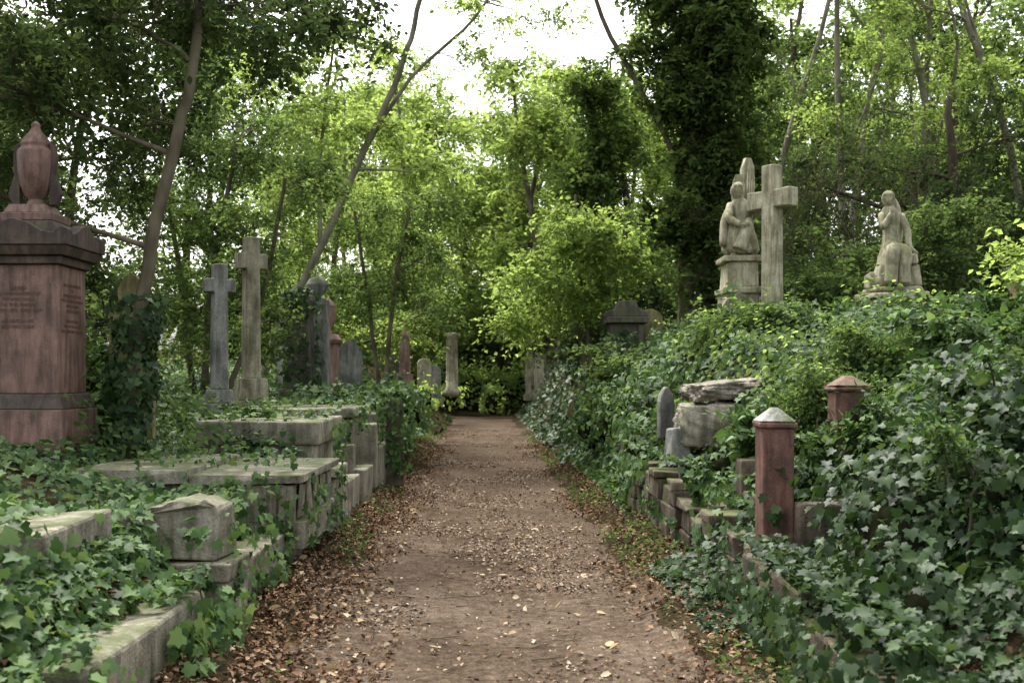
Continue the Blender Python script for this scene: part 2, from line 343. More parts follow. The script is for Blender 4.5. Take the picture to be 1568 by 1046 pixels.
def outline(bm,pts,cxx,cy,z0,depth,rot=0,mi=0):
    n=len(pts); A=[];B=[]
    for yy,Lr in ((-depth/2,A),(depth/2,B)):
        for x,z in pts: Lr.append(bm.verts.new((cxx+x*math.cos(rot)-yy*math.sin(rot),cy+x*math.sin(rot)+yy*math.cos(rot),z0+z)))
    bm.faces.new(A).material_index=mi; bm.faces.new(B[::-1]).material_index=mi
    for q in range(n): bm.faces.new((A[q],B[q],B[(q+1)%n],A[(q+1)%n])).material_index=mi
def lathe(bm,prof,cxx,cy,z0,seg=20,mi=0):
    rings=[]
    for r,z in prof: rings.append([bm.verts.new((cxx+r*math.cos(2*math.pi*k/seg),cy+r*math.sin(2*math.pi*k/seg),z0+z)) for k in range(seg)])
    for a,b in zip(rings,rings[1:]):
        for k in range(seg): f=bm.faces.new((a[k],a[(k+1)%seg],b[(k+1)%seg],b[k])); f.material_index=mi; f.smooth=True
    bm.faces.new(rings[-1]).material_index=mi; bm.faces.new(rings[0][::-1]).material_index=mi
def crosspts(h,sw,aw,az,at,tp=.85):
    s=sw/2; a=aw/2; t=at/2
    return [(-s,0),(s,0),(s*tp,az-t),(a,az-t*1.1),(a,az+t*1.1),(s*tp,az+t),(s*tp*.97,h),(-s*tp*.97,h),(-s*tp,az+t),(-a,az+t*1.1),(-a,az-t*1.1),(-s*tp,az-t)]
def roundtop(w,h,kind='round'):
    a=w/2
    if kind=='round': return [(-a,0),(a,0)]+[(a*math.cos(t),h-a*.9+a*.9*math.sin(t)) for t in np.linspace(0,math.pi,11)]
    if kind=='gothic': return [(-a,0),(a,0),(a,h*.7),(a*.75,h*.84),(a*.4,h*.94),(0,h),(-a*.4,h*.94),(-a*.75,h*.84),(-a,h*.7)]
    if kind=='shoulder': return [(-a,0),(a,0),(a,h*.8),(a*.7,h*.8)]+[(a*.7*math.cos(t),h*.8+h*.2*math.sin(t)) for t in np.linspace(.1,math.pi-.1,8)]+[(-a*.7,h*.8),(-a,h*.8)]
    if kind=='low': return [(-a,0),(a,0),(a,h*.8)]+[(a*.93*math.cos(t),h*.84+h*.16*math.sin(t)) for t in np.linspace(.15,math.pi-.15,9)]+[(-a,h*.8)]
# --- large red granite monument
bm=bmesh.new(); mx=-4.12; my=9.31
box(bm,mx-.5,mx+.5,my-.5,my+.47,.55,.88,mi=2); box(bm,mx-.42,mx+.42,my-.4,my+.4,.883,1.34,mi=0,taper=.96)
box(bm,mx-.40,mx+.40,my-.36,my+.36,1.343,1.47,mi=1,taper=.9)
box(bm,mx-.335,mx+.335,my-.3,my+.3,1.473,2.55,mi=0,taper=.985)
box(bm,mx-.37,mx+.37,my-.335,my+.335,2.553,2.62,mi=1)
box(bm,mx-.41,mx+.41,my-.375,my+.375,2.623,2.70,mi=1,taper=1.08)
for s in (-1,1):
    outline(bm,[(-.46,0),(.46,0),(.46,.13),(.40,.16),(.33,.10),(.24,.12),(.12,.19),(0,.22),(-.12,.19),(-.24,.12),(-.33,.10),(-.40,.16),(-.46,.13)],mx,my+s*.36,2.703,.12,mi=1)
    outline(bm,[(-.298,0),(.298,0),(.298,.10),(.2,.12),(.1,.18),(0,.21),(-.1,.18),(-.2,.12),(-.298,.10)],mx+s*.40,my,2.703,.115,rot=math.pi/2,mi=1)
box(bm,mx-.33,mx+.33,my-.28,my+.28,2.706,2.93,mi=1,taper=.75)
box(bm,mx-.24,mx+.24,my-.2,my+.2,2.933,3.0,mi=0); box(bm,mx-.19,mx+.19,my-.17,my+.17,3.003,3.08,mi=0,taper=.8)
lathe(bm,[(.08,0),(.06,.05),(.09,.08),(.13,.18),(.15,.32),(.155,.46),(.12,.5),(.13,.53),(.1,.58),(.05,.64),(.035,.67),(.04,.7),(.0101,.73)],mx+.02,my,3.083,mi=0)
for s in (-1,1): outline(bm,[(0,0),(.06*s,.0),(.1*s,.1),(.05*s,.26),(.06*s,.42),(.04*s,.52),(.0,.54)],mx+.02+s*.125,my,3.083,.07,mi=1)
um=bm_obj('urn_monument',bm,[M_granite,M_granited,M_olive],bevel=.008)
def text(s,loc,rot,size,mat,parent=None):
    cu=bpy.data.curves.new('inscription','FONT'); cu.body=s; cu.size=size; cu.extrude=.001; cu.align_x='CENTER'; cu.space_line=1.15
    o=bpy.data.objects.new('inscription',cu); S.collection.objects.link(o); o.location=loc; o.rotation_euler=rot; cu.materials.append(mat); o.parent=parent; return o
M_cutshade=simplemat('inscription_shadow',(.14,.085,.068),(.18,.11,.088))  # letters are not cut in; their groove shade is painted dark
text('IN LOVING MEMORY\nOF\nJOHN EDWARD HALE\nWHO DEPARTED THIS LIFE\nAPRIL 9TH 1874\nAGED 61 YEARS\n\nALSO OF MARY\nWIFE OF THE ABOVE\nWHO DIED MAY 2ND 1881',(mx+.336,my,2.38),(math.pi/2,0,math.pi/2),.038,M_cutshade,um)
text('SACRED\nTO THE MEMORY OF\nTHOMAS HALE\nOF THIS PARISH\nBORN 1822  DIED 1869\n\nHE GIVETH HIS\nBELOVED SLEEP',(mx,my-.302,2.34),(math.pi/2,0,0),.04,M_cutshade,um)
# --- headstones & crosses, left
def cross_mon(name,x,y,zb,zt,sw,aw,at,dep,mat,rot=0,steps=((.55,.16),(.4,.2)),azf=.74):
    bm=bmesh.new(); z=zb
    for w,h in steps:
        box(bm,x-w/2,x+w/2,y-w/2*.85,y+w/2*.85,z,z+h,taper=.9,rot=rot); z+=h+.002
    hh=zt-z; outline(bm,crosspts(hh,sw,aw,hh*azf,at),x,y,z,dep,rot)
    return bm_obj(name,bm,mat,bevel=.012)
cross_mon('stone_cross',-3.52,13,.72,2.97,.19,.36,.15,.16,M_grey,rot=.55,steps=((.62,.28),(.46,.3),(.3,.16)),azf=.83)
cross_mon('stone_cross',-3.62,15,1.0,3.55,.23,.42,.2,.18,M_beige,rot=.6,steps=((.65,.3),(.4,.3)),azf=.83)
def hstone(name,x,y,w,z0,z1,dep,kind,mat,rot=0,base=True):
    bm=bmesh.new()
    if base: box(bm,x-w*.62,x+w*.62,y-dep,y+dep,z0-.1,z0+.14,rot=rot); z0+=.142
    outline(bm,roundtop(w,z1-z0,kind),x,y,z0,dep,rot); return bm_obj(name,bm,mat,bevel=.01)
hstone('headstone',-3.72,10.6,.42,.8,2.62,.14,'shoulder',M_olive,.1)
hstone('headstone',-4.25,20,.27,1.2,2.95,.1,'gothic',M_white,.3)
hstone('headstone',-3.3,22,.5,1.3,2.4,.12,'gothic',M_grey,.2)
def pedestal(name,x,y,w,z0,z1,mat,urn=True):
    bm=bmesh.new(); h=z1-z0; a=w/2; uh=.38*h if urn else 0; ph=h-uh
    box(bm,x-a*1.15,x+a*1.15,y-a*1.15,y+a*1.15,z0,z0+.12*ph,taper=.95)
    box(bm,x-a*.9,x+a*.9,y-a*.9,y+a*.9,z0+.122*ph,z0+.84*ph,taper=.95)
    box(bm,x-a,x+a,y-a,y+a,z0+.842*ph,z0+.9*ph,taper=1.12); box(bm,x-a*1.1,x+a*1.1,y-a*1.1,y+a*1.1,z0+.902*ph,z0+ph,taper=.7)
    if urn: lathe(bm,[(a*.4,0),(a*.25,uh*.12),(a*.55,uh*.3),(a*.72,uh*.55),(a*.6,uh*.72),(a*.65,uh*.76),(a*.3,uh*.9),(.01,uh)],x,y,z0+ph+.002,14)
    return bm_obj(name,bm,mat,bevel=.01)
pedestal('urn_pedestal_tomb',-3.55,18,.5,1.2,3.05,M_darkst,False); 
bm=bmesh.new(); lathe(bm,[(.1,0),(.07,.06),(.16,.14),(.2,.26),(.15,.34),(.05,.4),(.01,.45)],-3.35,18.6,2.95,14); box(bm,-3.55,-3.15,18.4,18.8,1.3,2.948,taper=.9); bm_obj('urn_pedestal_tomb',bm,M_grey,bevel=.01)
pedestal('granite_pedestal_tomb',-3.4,20,.42,1.3,3.1,M_pink,True)
bm=bmesh.new(); box(bm,-2.65,-2.3,24.8,25.2,1.2,1.7); box(bm,-2.6,-2.35,24.85,25.15,1.702,2.6,taper=.7); box(bm,-2.5625,-2.3875,24.91,25.09,2.602,2.75,taper=.05); bm_obj('granite_obelisk',bm,M_pink,bevel=.006)
bm=bmesh.new(); lathe(bm,[(.28,0),(.28,.2),(.2,.24),(.19,1.9),(.25,1.98),(.25,2.1),(.12,2.12)],-2.0,36,1.0,16); bm_obj('stone_column',bm,M_beige,bevel=0)
hstone('headstone',-2.4,33,.45,.9,2.0,.14,'round',M_grey,.3)
hstone('headstone',.75,44,.4,.8,2.9,.2,'gothic',M_beige,-.3)
hstone('headstone',1.05,40,.42,.9,3.0,.2,'shoulder',M_beige,-.5); hstone('headstone',1.5,37,.4,1.3,2.9,.18,'round',M_darkst,-.3)
hstone('headstone',-2.6,32,.4,.9,2.2,.12,'round',M_pale,.3); hstone('headstone',-3.1,30,.5,1.2,2.4,.14,'round',M_darkst,.2)
hstone('headstone',2.35,18.4,.42,2.0,2.78,.14,'round',M_olive,-.25)
# pedimented tomb right
bm=bmesh.new(); box(bm,1.6,2.15,17.6,18.6,1.5,2.5); box(bm,1.53,2.22,17.5,18.7,2.502,2.6); outline(bm,[(-.35,0),(.35,0),(.35,.08),(.2,.12),(.13,.26),(-.13,.26),(-.2,.12),(-.35,.08)],1.875,18.1,2.602,1.1)
for q in (1.61,2.05): box(bm,q,q+.09,17.55,17.597,1.5,2.47)
bm_obj('pediment_tomb',bm,M_darkst,bevel=.012)
# --- left grave kerbs and chest tombs
def stones(name,lst,mat,bevel=.02,jit=.006):
    bm=bmesh.new()
    for b in lst: box(bm,*b[:6],rot=b[6] if len(b)>6 else 0,taper=b[7] if len(b)>7 else 1)
    return bm_obj(name,bm,mat,bevel=bevel,jit=jit)
stones('grave_kerb',[(-1.96,-1.66,3.2,4.15,-.1,.42,.02),(-1.95,-1.67,4.2,5.0,-.1,.47,-.02),(-1.94,-1.68,5.03,5.95,-.1,.44,.02)],M_wall,jit=.014)
stones('grave_kerb',[(-2.62,-2.2,3.0,3.95,.1,.86,.02),(-2.6,-2.22,4.0,4.98,.1,.9,-.01),(-2.62,-2.2,5.03,5.95,.1,.88,.01),(-3.6,-2.63,5.7,5.95,.3,.86)],M_wall,jit=.014)
bm=bmesh.new(); outline(bm,roundtop(.44,.34,'low'),-1.93,6.5,.54,.36); box(bm,-2.25,-1.63,6.22,6.78,.42,.535); box(bm,-2.22,-1.66,6.25,6.76,-.1,.418); box(bm,-2.62,-2.27,6.24,6.6,.3,.8); box(bm,-3.3,-2.64,6.3,6.6,.3,.72); box(bm,-2.2,-1.7,6.8,8.1,-.1,.44); bm_obj('body_stone_tomb',bm,M_wall,bevel=.03,jit=.012)
bm=bmesh.new(); box(bm,-3.2,-1.72,8.32,9.78,-.05,.3); box(bm,-3.3,-1.58,8.2,9.9,.302,.5); box(bm,-3.22,-1.66,8.26,9.82,.502,.8)
box(bm,-2.45,-1.59,8.2,9.9,.802,.87); box(bm,-3.35,-2.47,8.17,9.93,.802,.9)
for q in (-1.89,-1.82,-1.75): box(bm,q-.022,q+.022,8.235,8.258,.52,.78)
for q in range(5): box(bm,-1.657,-1.635,8.35+q*.3,8.55+q*.3,.52,.78)
bm_obj('chest_tomb',bm,M_wall,bevel=.015,jit=.008)
stones('chest_tomb',[(-3.1,-1.98,10.8,12.3,.3,.94),(-3.15,-1.93,10.75,12.35,.943,1.17),(-2.0,-1.72,10.7,12.2,-.05,.52),(-2.9,-1.68,10.2,10.68,.1,.66),(-1.92,-1.68,9.98,10.18,-.05,.5),(-2.95,-1.64,10.16,10.7,.663,.76)],M_wall,jit=.01)
stones('grave_kerb',[(-3.3,-2.0,13.2,14.9,.6,1.12),(-3.4,-1.95,13.1,15,1.123,1.24),(-2.1,-1.85,12.5,13.1,.2,.82,.1),(-1.95,-1.7,12.5,13,-.05,.56,-.08),(-2.1,-1.75,13.8,14.2,.2,1.02,.1),(-2.35,-1.95,15.5,17,.5,1.1,.04),(-1.98,-1.75,14.4,15.6,.1,.7),(-2.2,-1.9,17.4,19,.3,.95,.05)],M_wall,jit=.012)
stones('stone_post',[(-1.78,-1.52,15,15.25,.1,1.3,.2,.9)],M_walld)
# --- right retaining walls and kerbs
L_=[];yy=7.7
while yy<12.2:
    l=random.uniform(.28,.62); x_=np.interp(yy,[7.7,12.2],[1.56,1.32]); z_=-.05; 
    nc=4 if yy>9.3 else 3
    for c in range(nc):
        h_=random.uniform(.14,.19); o_=random.uniform(-.02,.02); L_.append((x_+o_,x_+.3+o_,yy+.004,yy+l-.006,z_,z_+h_,random.gauss(0,.015))); z_+=h_+.004
    if random.random()<.75: L_.append((x_-.03,x_+.36,yy+.01,yy+l+.02,z_,z_+.07,random.gauss(0,.03)))
    yy+=l
stones('retaining_wall',L_,M_walld,bevel=.018,jit=.009)
stones('grave_kerb',[(1.62,2.9,10.32,10.5,.3,.86,-.02),(1.9,3.1,9.0,9.2,.3,.92,.04),(1.93,2.9,7.3,7.5,.2,.74,.05),(1.9,2.15,7.65,8.9,.2,.68,.03),(1.55,1.8,6.0,7.3,-.1,.42,.02),(1.55,1.8,4.3,5.9,-.1,.3,.0)],M_walld,jit=.01)
stones('grave_kerb',[(1.44,1.66,12.4,14,-.1,.6),(1.5,1.7,14.2,16,.0,.7)],M_walld)
bm=bmesh.new(); box(bm,1.71,1.93,7.38,7.6,-.05,1.26); box(bm,1.69,1.95,7.36,7.62,1.262,1.3); box(bm,1.69,1.95,7.36,7.62,1.302,1.4,taper=.2,mi=1); box(bm,1.64,1.98,7.33,7.65,-.1,.44); bm_obj('granite_kerb_post',bm,[M_post,M_white],bevel=.012,jit=.003)
bm=bmesh.new(); box(bm,2.37,2.6,7.9,8.13,.5,1.5); box(bm,2.35,2.62,7.88,8.15,1.502,1.54); box(bm,2.35,2.62,7.88,8.15,1.542,1.62,taper=.25); bm_obj('granite_kerb_post',bm,M_post,bevel=.012,jit=.003)
def rock(name,x,y,z,sx,sy,sz,mat,rot=0,sub=14,seed=0,tilt=0):
    bm=bmesh.new(); bmesh.ops.create_cube(bm,size=2); bmesh.ops.subdivide_edges(bm,edges=bm.edges[:],cuts=sub,use_grid_fill=True)
    m=Matrix.Translation((x,y,z))@Matrix.Rotation(rot,4,'Z')@Matrix.Rotation(tilt,4,'Y')
    for v in bm.verts:
        c=v.co; l=max(c.length,1e-6); rd=.28; q=c.lerp(c/l*1.25,rd)
        n_=math.sin(q.x*5+seed)*math.sin(q.y*4+seed*2)*math.sin(q.z*3+1)*.1+.05*math.sin(q.x*17+q.z*9+seed)*math.sin(q.y*13+q.x*5)+.02*math.sin(q.x*41+q.y*37+q.z*29)
        q=q*(1+n_)
        v.co=m@Vector((q.x*sx,q.y*sy,q.z*sz))
    return bm_obj(name,bm,mat,bevel=0,smooth=True)
rock('broken_ledger_stone',2.12,10.6,1.5,.38,.42,.08,M_rock,.12,tilt=-.12)
rock('broken_ledger_stone',2.5,10.5,1.38,.15,.2,.18,M_pink,.5,seed=3)
rock('fallen_stone',2.05,10.35,1.15,.45,.3,.2,M_wall,-.1,seed=5)
rock('fallen_stone',3.0,11.3,1.85,.35,.2,.07,M_rock,.3,seed=7,tilt=.1)
hstone('headstone',1.55,10.9,.16,1.0,1.52,.09,'gothic',M_grey,.3,False); stones('footstone',[(1.45,1.66,10.1,10.3,.8,1.14,.3,.7)],M_grey,jit=.02)
# --- figures
def loft(bm,rings,seg=28,folds=0,nf=9,mi=0):
    R=[]
    for q,(x,y,z,rx,ry,*t) in enumerate(rings):
        fa=(t[0] if t else folds); L=[]
        for k in range(seg):
            a=2*math.pi*k/seg; f=1+fa*math.sin(nf*a+q*.35)+fa*.5*math.sin((nf*2-3)*a+q)
            L.append(bm.verts.new((x+rx*f*math.cos(a),y+ry*f*math.sin(a),z)))
        R.append(L)
    for a,b in zip(R,R[1:]):
        for k in range(seg): bm.faces.new((a[k],a[(k+1)%seg],b[(k+1)%seg],b[k])).material_index=mi
    bm.faces.new(R[-1]); bm.faces.new(R[0][::-1])
def limb(bm,pts,rads):
    V=[];F=[]; sp=smooth_path(pts,4,0); n=len(sp)
    rr=[np.interp(i/(n-1)*(len(pts)-1),range(len(pts)),rads) for i in range(n)]
    tube(V,F,sp,rr,10); vs=[bm.verts.new(v) for v in V]
    for f in F: bm.faces.new([vs[k] for k in f])
    bm.faces.new(vs[:10][::-1]); bm.faces.new(vs[-10:])
def head(bm,x,y,z,r,yaw=0,hood=False):
    m=Matrix.Translation((x,y,z))@Matrix.Rotation(yaw,4,'Z')@Matrix.Rotation(.25,4,'X')
    tmp=bmesh.new(); bmesh.ops.create_uvsphere(tmp,u_segments=24,v_segments=18,radius=1)
    vs={}
    for v in tmp.verts:
        c=v.co.copy(); fx,fy,fz=c.x*.76,c.y*.9,c.z*1.1
        if c.y<0 and fz<-.1: fx*=.86+.1*fz
        if c.y<-.45: fy+= -.2*math.exp(-((c.x/.15)**2)-((c.z+.05)/.2)**2)+.1*(math.exp(-((abs(c.x)-.33)/.14)**2-((c.z-.12)/.12)**2))-.05*math.exp(-(c.x/.22)**2-((c.z+.42)/.08)**2)
        if c.y>-.3 or c.z>.55:
            g=1.2 if not hood else 1.32; fx*=g; fy*=g; fz*=1.08 if not hood else 1.14
            w=.05*math.sin(c.z*18+c.x*7); fx+=w*c.x; fy+=w*c.y
        vs[v.index]=bm.verts.new(m@Vector((fx*r,fy*r,fz*r)))
    for f in tmp.faces: bm.faces.new([vs[v.index] for v in f.verts]).smooth=True
    tmp.free()
def hand(bm,p,d,up,s):
    p=Vector(p); d=Vector(d).normalized(); up=Vector(up).normalized(); side=d.cross(up).normalized()
    limb(bm,[p-d*s*.1,p+d*s*.25,p+d*s*.5],[s*.15,s*.2,s*.17])
    for k,l in zip((-1.5,-.5,.5,1.5),(.4,.48,.46,.36)):
        b=p+d*s*.45+side*s*.1*k; limb(bm,[b,b+d*s*l*.5+up*s*.02,b+d*s*l-up*s*.08],[s*.055,s*.05,s*.035])
    b=p+d*s*.12+side*s*.15; limb(bm,[b,b+side*s*.16+d*s*.15,b+side*s*.18+d*s*.34],[s*.065,s*.055,s*.04])
e=empty('angel_cross_monument')
bm=bmesh.new()
box(bm,2.42,3.38,12.75,13.7,1.7,2.12,mi=0); box(bm,2.5,3.3,12.83,13.6,2.122,2.24)
box(bm,2.55,2.98,12.92,13.5,2.242,2.62,taper=.95); outline(bm,[(-.22,0),(.22,0),(.22,.18),(.15,.3),(0,.38),(-.15,.3),(-.22,.18)],2.7,12.88,2.242,.1)
box(bm,2.53,3.0,12.9,13.52,2.622,2.69); box(bm,2.58,2.96,12.95,13.45,2.692,3.0,taper=.92); box(bm,2.54,2.99,12.92,13.48,3.002,3.07)
box(bm,2.62,2.92,12.97,13.4,3.072,3.12,taper=.9)
bm_obj('plinth',bm,M_pale,e,bevel=.014,jit=.004)
bm=bmesh.new(); cxx,cyy=3.06,12.72
box(bm,cxx-.3,cxx+.3,cyy-.28,cyy+.28,1.7,2.13); box(bm,cxx-.21,cxx+.21,cyy-.2,cyy+.2,2.132,2.38,taper=.9); box(bm,cxx-.15,cxx+.15,cyy-.13,cyy+.13,2.382,2.48,taper=.9)
outline(bm,crosspts(1.62,.2,.64,1.22,.2,.92),cxx,cyy,2.482,.17,-.95)
bm_obj('cross',bm,M_pale,e,bevel=.014)
text('I H S',(cxx-.02,cyy-.205,2.22),(math.pi/2,0,0),.09,M_olive,e)
bm=bmesh.new(); ax,ay=2.78,13.12
loft(bm,[(ax+.0,ay,3.1,.19,.2,.07),(ax,ay,3.16,.21,.21,.09),(ax-.01,ay,3.3,.185,.18,.1),(ax-.01,ay,3.42,.155,.15,.09),(ax,ay,3.5,.135,.13,.07),(ax,ay-.01,3.58,.14,.125,.05),(ax,ay-.02,3.66,.15,.12,.03),(ax-.01,ay-.03,3.72,.13,.095,.02),(ax-.025,ay-.04,3.755,.075,.065,0),(ax-.04,ay-.05,3.79,.045,.045,0)],36)
head(bm,ax-.06,ay-.08,3.86,.09,.25)
limb(bm,[(ax+.12,ay-.02,3.69),(ax+.2,ay-.16,3.56),(ax+.12,ay-.24,3.72)],[.062,.055,.034]); hand(bm,(ax+.11,ay-.24,3.73),(-.5,.4,.6),(0,-1,.3),.12)
limb(bm,[(ax-.12,ay-.02,3.69),(ax-.17,ay-.13,3.52),(ax-.05,ay-.22,3.44)],[.062,.055,.034]); hand(bm,(ax-.05,ay-.22,3.44),(1,-.1,-.1),(0,-1,.2),.12)
limb(bm,[(ax-.1,ay+.03,3.7),(ax-.19,ay,3.5),(ax-.2,ay-.04,3.2)],[.05,.06,.07]); limb(bm,[(ax+.08,ay-.1,3.5),(ax+.02,ay-.18,3.35),(ax-.06,ay-.2,3.14)],[.06,.07,.09])
for s in (-1,1):
    pts=[(0,0),(.08,.1),(.11,.3),(.12,.5),(.11,.7),(.07,.8),(.0,.8),(-.05,.66),(-.05,.3)]
    outline(bm,[(s*a,b) for a,b in pts],ax+.06+s*.02,ay+.15,3.5 if s>0 else 3.3,.07,rot=s*.35)
    for f_ in range(3): outline(bm,[(s*(.0+.03*f_),.05),(s*(.025+.03*f_),.05),(s*(.03+.03*f_),.62-.05*f_),(s*(.01+.03*f_),.66-.05*f_)],ax+.06+s*.02,ay+.105,3.5 if s>0 else 3.3,.03,rot=s*.35)
o=bm_obj('angel_figure',bm,M_pale,e,bevel=0,smooth=False)
for p_ in o.data.polygons: p_.use_smooth=len(p_.vertices)<=4
e=empty('mourning_statue'); ax,ay=5.27,15.0
bm=bmesh.new(); box(bm,ax-.4,ax+.4,ay-.38,ay+.38,2.0,2.68,taper=.9); box(bm,ax-.4,ax+.4,ay-.4,ay+.4,2.682,2.78); box(bm,ax-.33,ax+.33,ay-.34,ay+.34,2.782,2.86,taper=.92)
box(bm,ax-.14,ax+.34,ay-.2,ay+.22,2.862,3.16,rot=.2,taper=.9); box(bm,ax+.1,ax+.33,ay-.25,ay+.1,3.162,3.3,rot=-.2,taper=.85); box(bm,ax-.34,ax-.1,ay-.1,ay+.2,2.862,3.06,taper=.85)
bm_obj('rock_pedestal',bm,M_pale,e,bevel=.03,jit=.012)
bm=bmesh.new()
loft(bm,[(ax-.06,ay-.1,2.87,.23,.22,.07),(ax-.05,ay-.1,2.98,.22,.22,.09),(ax-.04,ay-.1,3.14,.19,.22,.09),(ax-.02,ay-.08,3.28,.17,.2,.08),(ax-.0,ay-.04,3.4,.145,.16,.07),(ax+.0,ay,3.5,.12,.125,.06),(ax-.0,ay,3.62,.115,.115,.05),(ax-.01,ay-.01,3.75,.13,.105,.04),(ax-.03,ay-.02,3.86,.135,.105,.03),(ax-.05,ay-.04,3.94,.095,.08,0),(ax-.06,ay-.06,4.0,.05,.05,0)],36)
head(bm,ax-.08,ay-.09,4.075,.092,-.3,True)
limb(bm,[(ax+.11,ay-.02,3.86),(ax+.17,ay-.12,3.64),(ax+.16,ay-.22,3.42),(ax+.19,ay-.26,3.36)],[.055,.048,.038,.03]); hand(bm,(ax+.18,ay-.25,3.37),(.5,-.4,-.6),(0,-1,.3),.13)
limb(bm,[(ax-.14,ay-.02,3.87),(ax-.18,ay-.17,3.68),(ax-.08,ay-.2,3.86)],[.055,.048,.03]); hand(bm,(ax-.09,ay-.2,3.85),(.2,.2,.9),(0,-1,.1),.12)
limb(bm,[(ax-.0,ay-.05,3.38),(ax-.1,ay-.34,3.34),(ax-.12,ay-.36,3.1),(ax-.14,ay-.36,2.89)],[.12,.1,.08,.09])
limb(bm,[(ax+.05,ay-.05,3.36),(ax+.06,ay-.32,3.3),(ax+.05,ay-.34,3.08),(ax+.04,ay-.34,2.89)],[.12,.1,.08,.09])
limb(bm,[(ax-.05,ay+.02,4.1),(ax+.05,ay+.06,3.95),(ax+.11,ay+.08,3.7),(ax+.12,ay+.1,3.4)],[.085,.09,.07,.05])
bm_obj('seated_figure',bm,M_pale,e,bevel=0,smooth=True)
cross_mon('granite_cross',7.0,15,2.4,3.25,.14,.3,.12,.12,M_pink,rot=.4,steps=((.4,.15),))
# ------------------------------------------------------------------ ivy ground cover
def ivy_ground(name,n,y0,y1,L0,L1,side,mat,sz,th=.38,lift=.14,pw=1.4,shape=SH_IVY,rag=.25):
    y=y0+(y1-y0)*rng.uniform(0,1,n)**pw; L=L0+(L1-L0)*rng.uniform(0,1,n)**1.2; x=cx(y)+side*L
    d=fbm(x*.9+3*side,y*.9,3); k=(d+rag*sm(L0,L0+.8,L))>th+rng.uniform(-.06,.1,n); x=x[k];y=y[k];L=L[k]
    mound=lift*(-.2+2.4*fbm(x*1.9+9,y*1.9,2)**1.4)*sm(L0-.1,L0+.5,L)
    z=hgt(x,y)+mound*rng.uniform(.2,1.05,len(x))+.02
    P=np.stack([x,y,z],1); N=tnormal(x,y)*1.0+np.array([0,-.35,.5])+rng.normal(size=P.shape)*.6
    D=np.stack([-side*np.ones(len(x)),-.8*np.ones(len(x)),-.4*np.ones(len(x))],1)
    return leaves(name,P,N,rng.uniform(sz*.5,sz*1.15,len(x)),shape,mat,D)
ivy_ground('ivy_ground_cover',19000,3.4,13,2.0,5.2,-1,M_ivy,.078,.43,.16)
ivy_ground('ivy_ground_cover',5500,3.2,8.2,1.72,2.6,-1,M_ivy,.075,.3,.16,pw=1.1)
ivy_ground('ivy_ground_cover',17000,12,34,1.65,7,-1,M_ivy,.12,.36,.3,shape=SH_IV2)
ivy_ground('ivy_ground_cover',16000,8,13,1.8,5.5,1,M_ivy,.078,.37,.3)
ivy_ground('ivy_ground_cover',18000,12,20,1.5,5.5,1,M_ivy,.092,.3,.42,shape=SH_IV2)
ivy_ground('ivy_ground_cover',9500,3.6,8.5,1.2,4,1,M_ivyd,.068,.46,.18,rag=.4)
ivy_ground('ivy_ground_cover',11000,19,46,1.4,9,1,M_ivyd,.15,.25,.4,shape=SH_IV2)
ivy_ground('nettle_patch',7000,9,26,1.7,4.5,-1,M_leafm,.08,.5,.5,shape=SH_OVAL)
ivy_ground('nettle_patch',7000,9,22,2.0,5.5,1,M_leafb,.08,.55,.6,shape=SH_OVAL)
def ivy_box(n,x0,x1,y0,y1,z0,z1,size=.08,mat=None,name='trailing_ivy',thr=.45,out=.08):
    f=rng.integers(0,3,n); x=rng.uniform(x0,x1,n); y=rng.uniform(y0,y1,n); z=rng.uniform(z0,z1,n); N=np.zeros((n,3))
    top=f==0; z[top]=z1+.02+rng.uniform(0,.07,top.sum()); N[top]=(0,-.2,1)
    fr=f==1; y[fr]=y0-.02-rng.uniform(0,out,fr.sum()); N[fr]=(0,-1,.5)
    sd=f==2; xe=x1 if x0+x1<0 else x0; s=1 if x0+x1<0 else -1; x[sd]=xe+s*(.02+rng.uniform(0,out,sd.sum())); N[sd]=(s,-.3,.5)
    k=(fbm(x*2.3+z*1.5,y*2.3-z*1.1)>thr)
    P=np.stack([x,y,z],1)[k]; N=N[k]+rng.normal(size=(k.sum(),3))*.45
    return leaves(name,P,N,rng.uniform(size*.45,size*1.15,len(P)),SH_IVY,mat or M_ivy,np.tile([0.,-.2,-1],(len(P),1)))
ivy_box(3000,-2.2,-1.68,3.3,6.1,-.02,.47,.078,thr=.4,out=.2)
ivy_box(2000,-3.4,-2.2,3.0,6.0,.35,.9,.078,thr=.47)
ivy_box(900,-3,-1.7,6.25,8.1,.0,.74,.075,thr=.47)
ivy_box(800,-3.3,-1.6,8.2,9.9,.3,.9,.066,thr=.52)
ivy_box(900,-3.1,-1.9,10.75,12.35,.4,1.17,.072,thr=.5)
ivy_box(800,-3.3,-1.9,13.1,15,.6,1.25,.075,thr=.48)
ivy_box(500,-1.85,-1.48,14.95,15.35,.3,1.35,.08,thr=.3)
ivy_box(900,1.65,2.9,7.8,9.3,.35,.75,.075,thr=.5)
ivy_box(900,1.3,1.7,9.3,12.3,.35,.82,.075,thr=.5)
ivy_box(500,1.5,1.9,7.7,9.3,.05,.6,.075,thr=.52,out=.12)
ivy_box(300,1.7,1.98,7.36,7.66,.0,.9,.075,M_ivyd,thr=.47)
ivy_box(2200,1.5,1.8,4.2,7.2,.0,.48,.072,M_ivyd,thr=.34,out=.2)
ivy_box(350,1.6,2.15,17.6,18.6,1.6,2.6,.1,M_ivyd,thr=.5)
ivy_box(500,-3.8,-3.3,17.7,18.3,1.2,3.0,.1,M_ivyd,thr=.45)
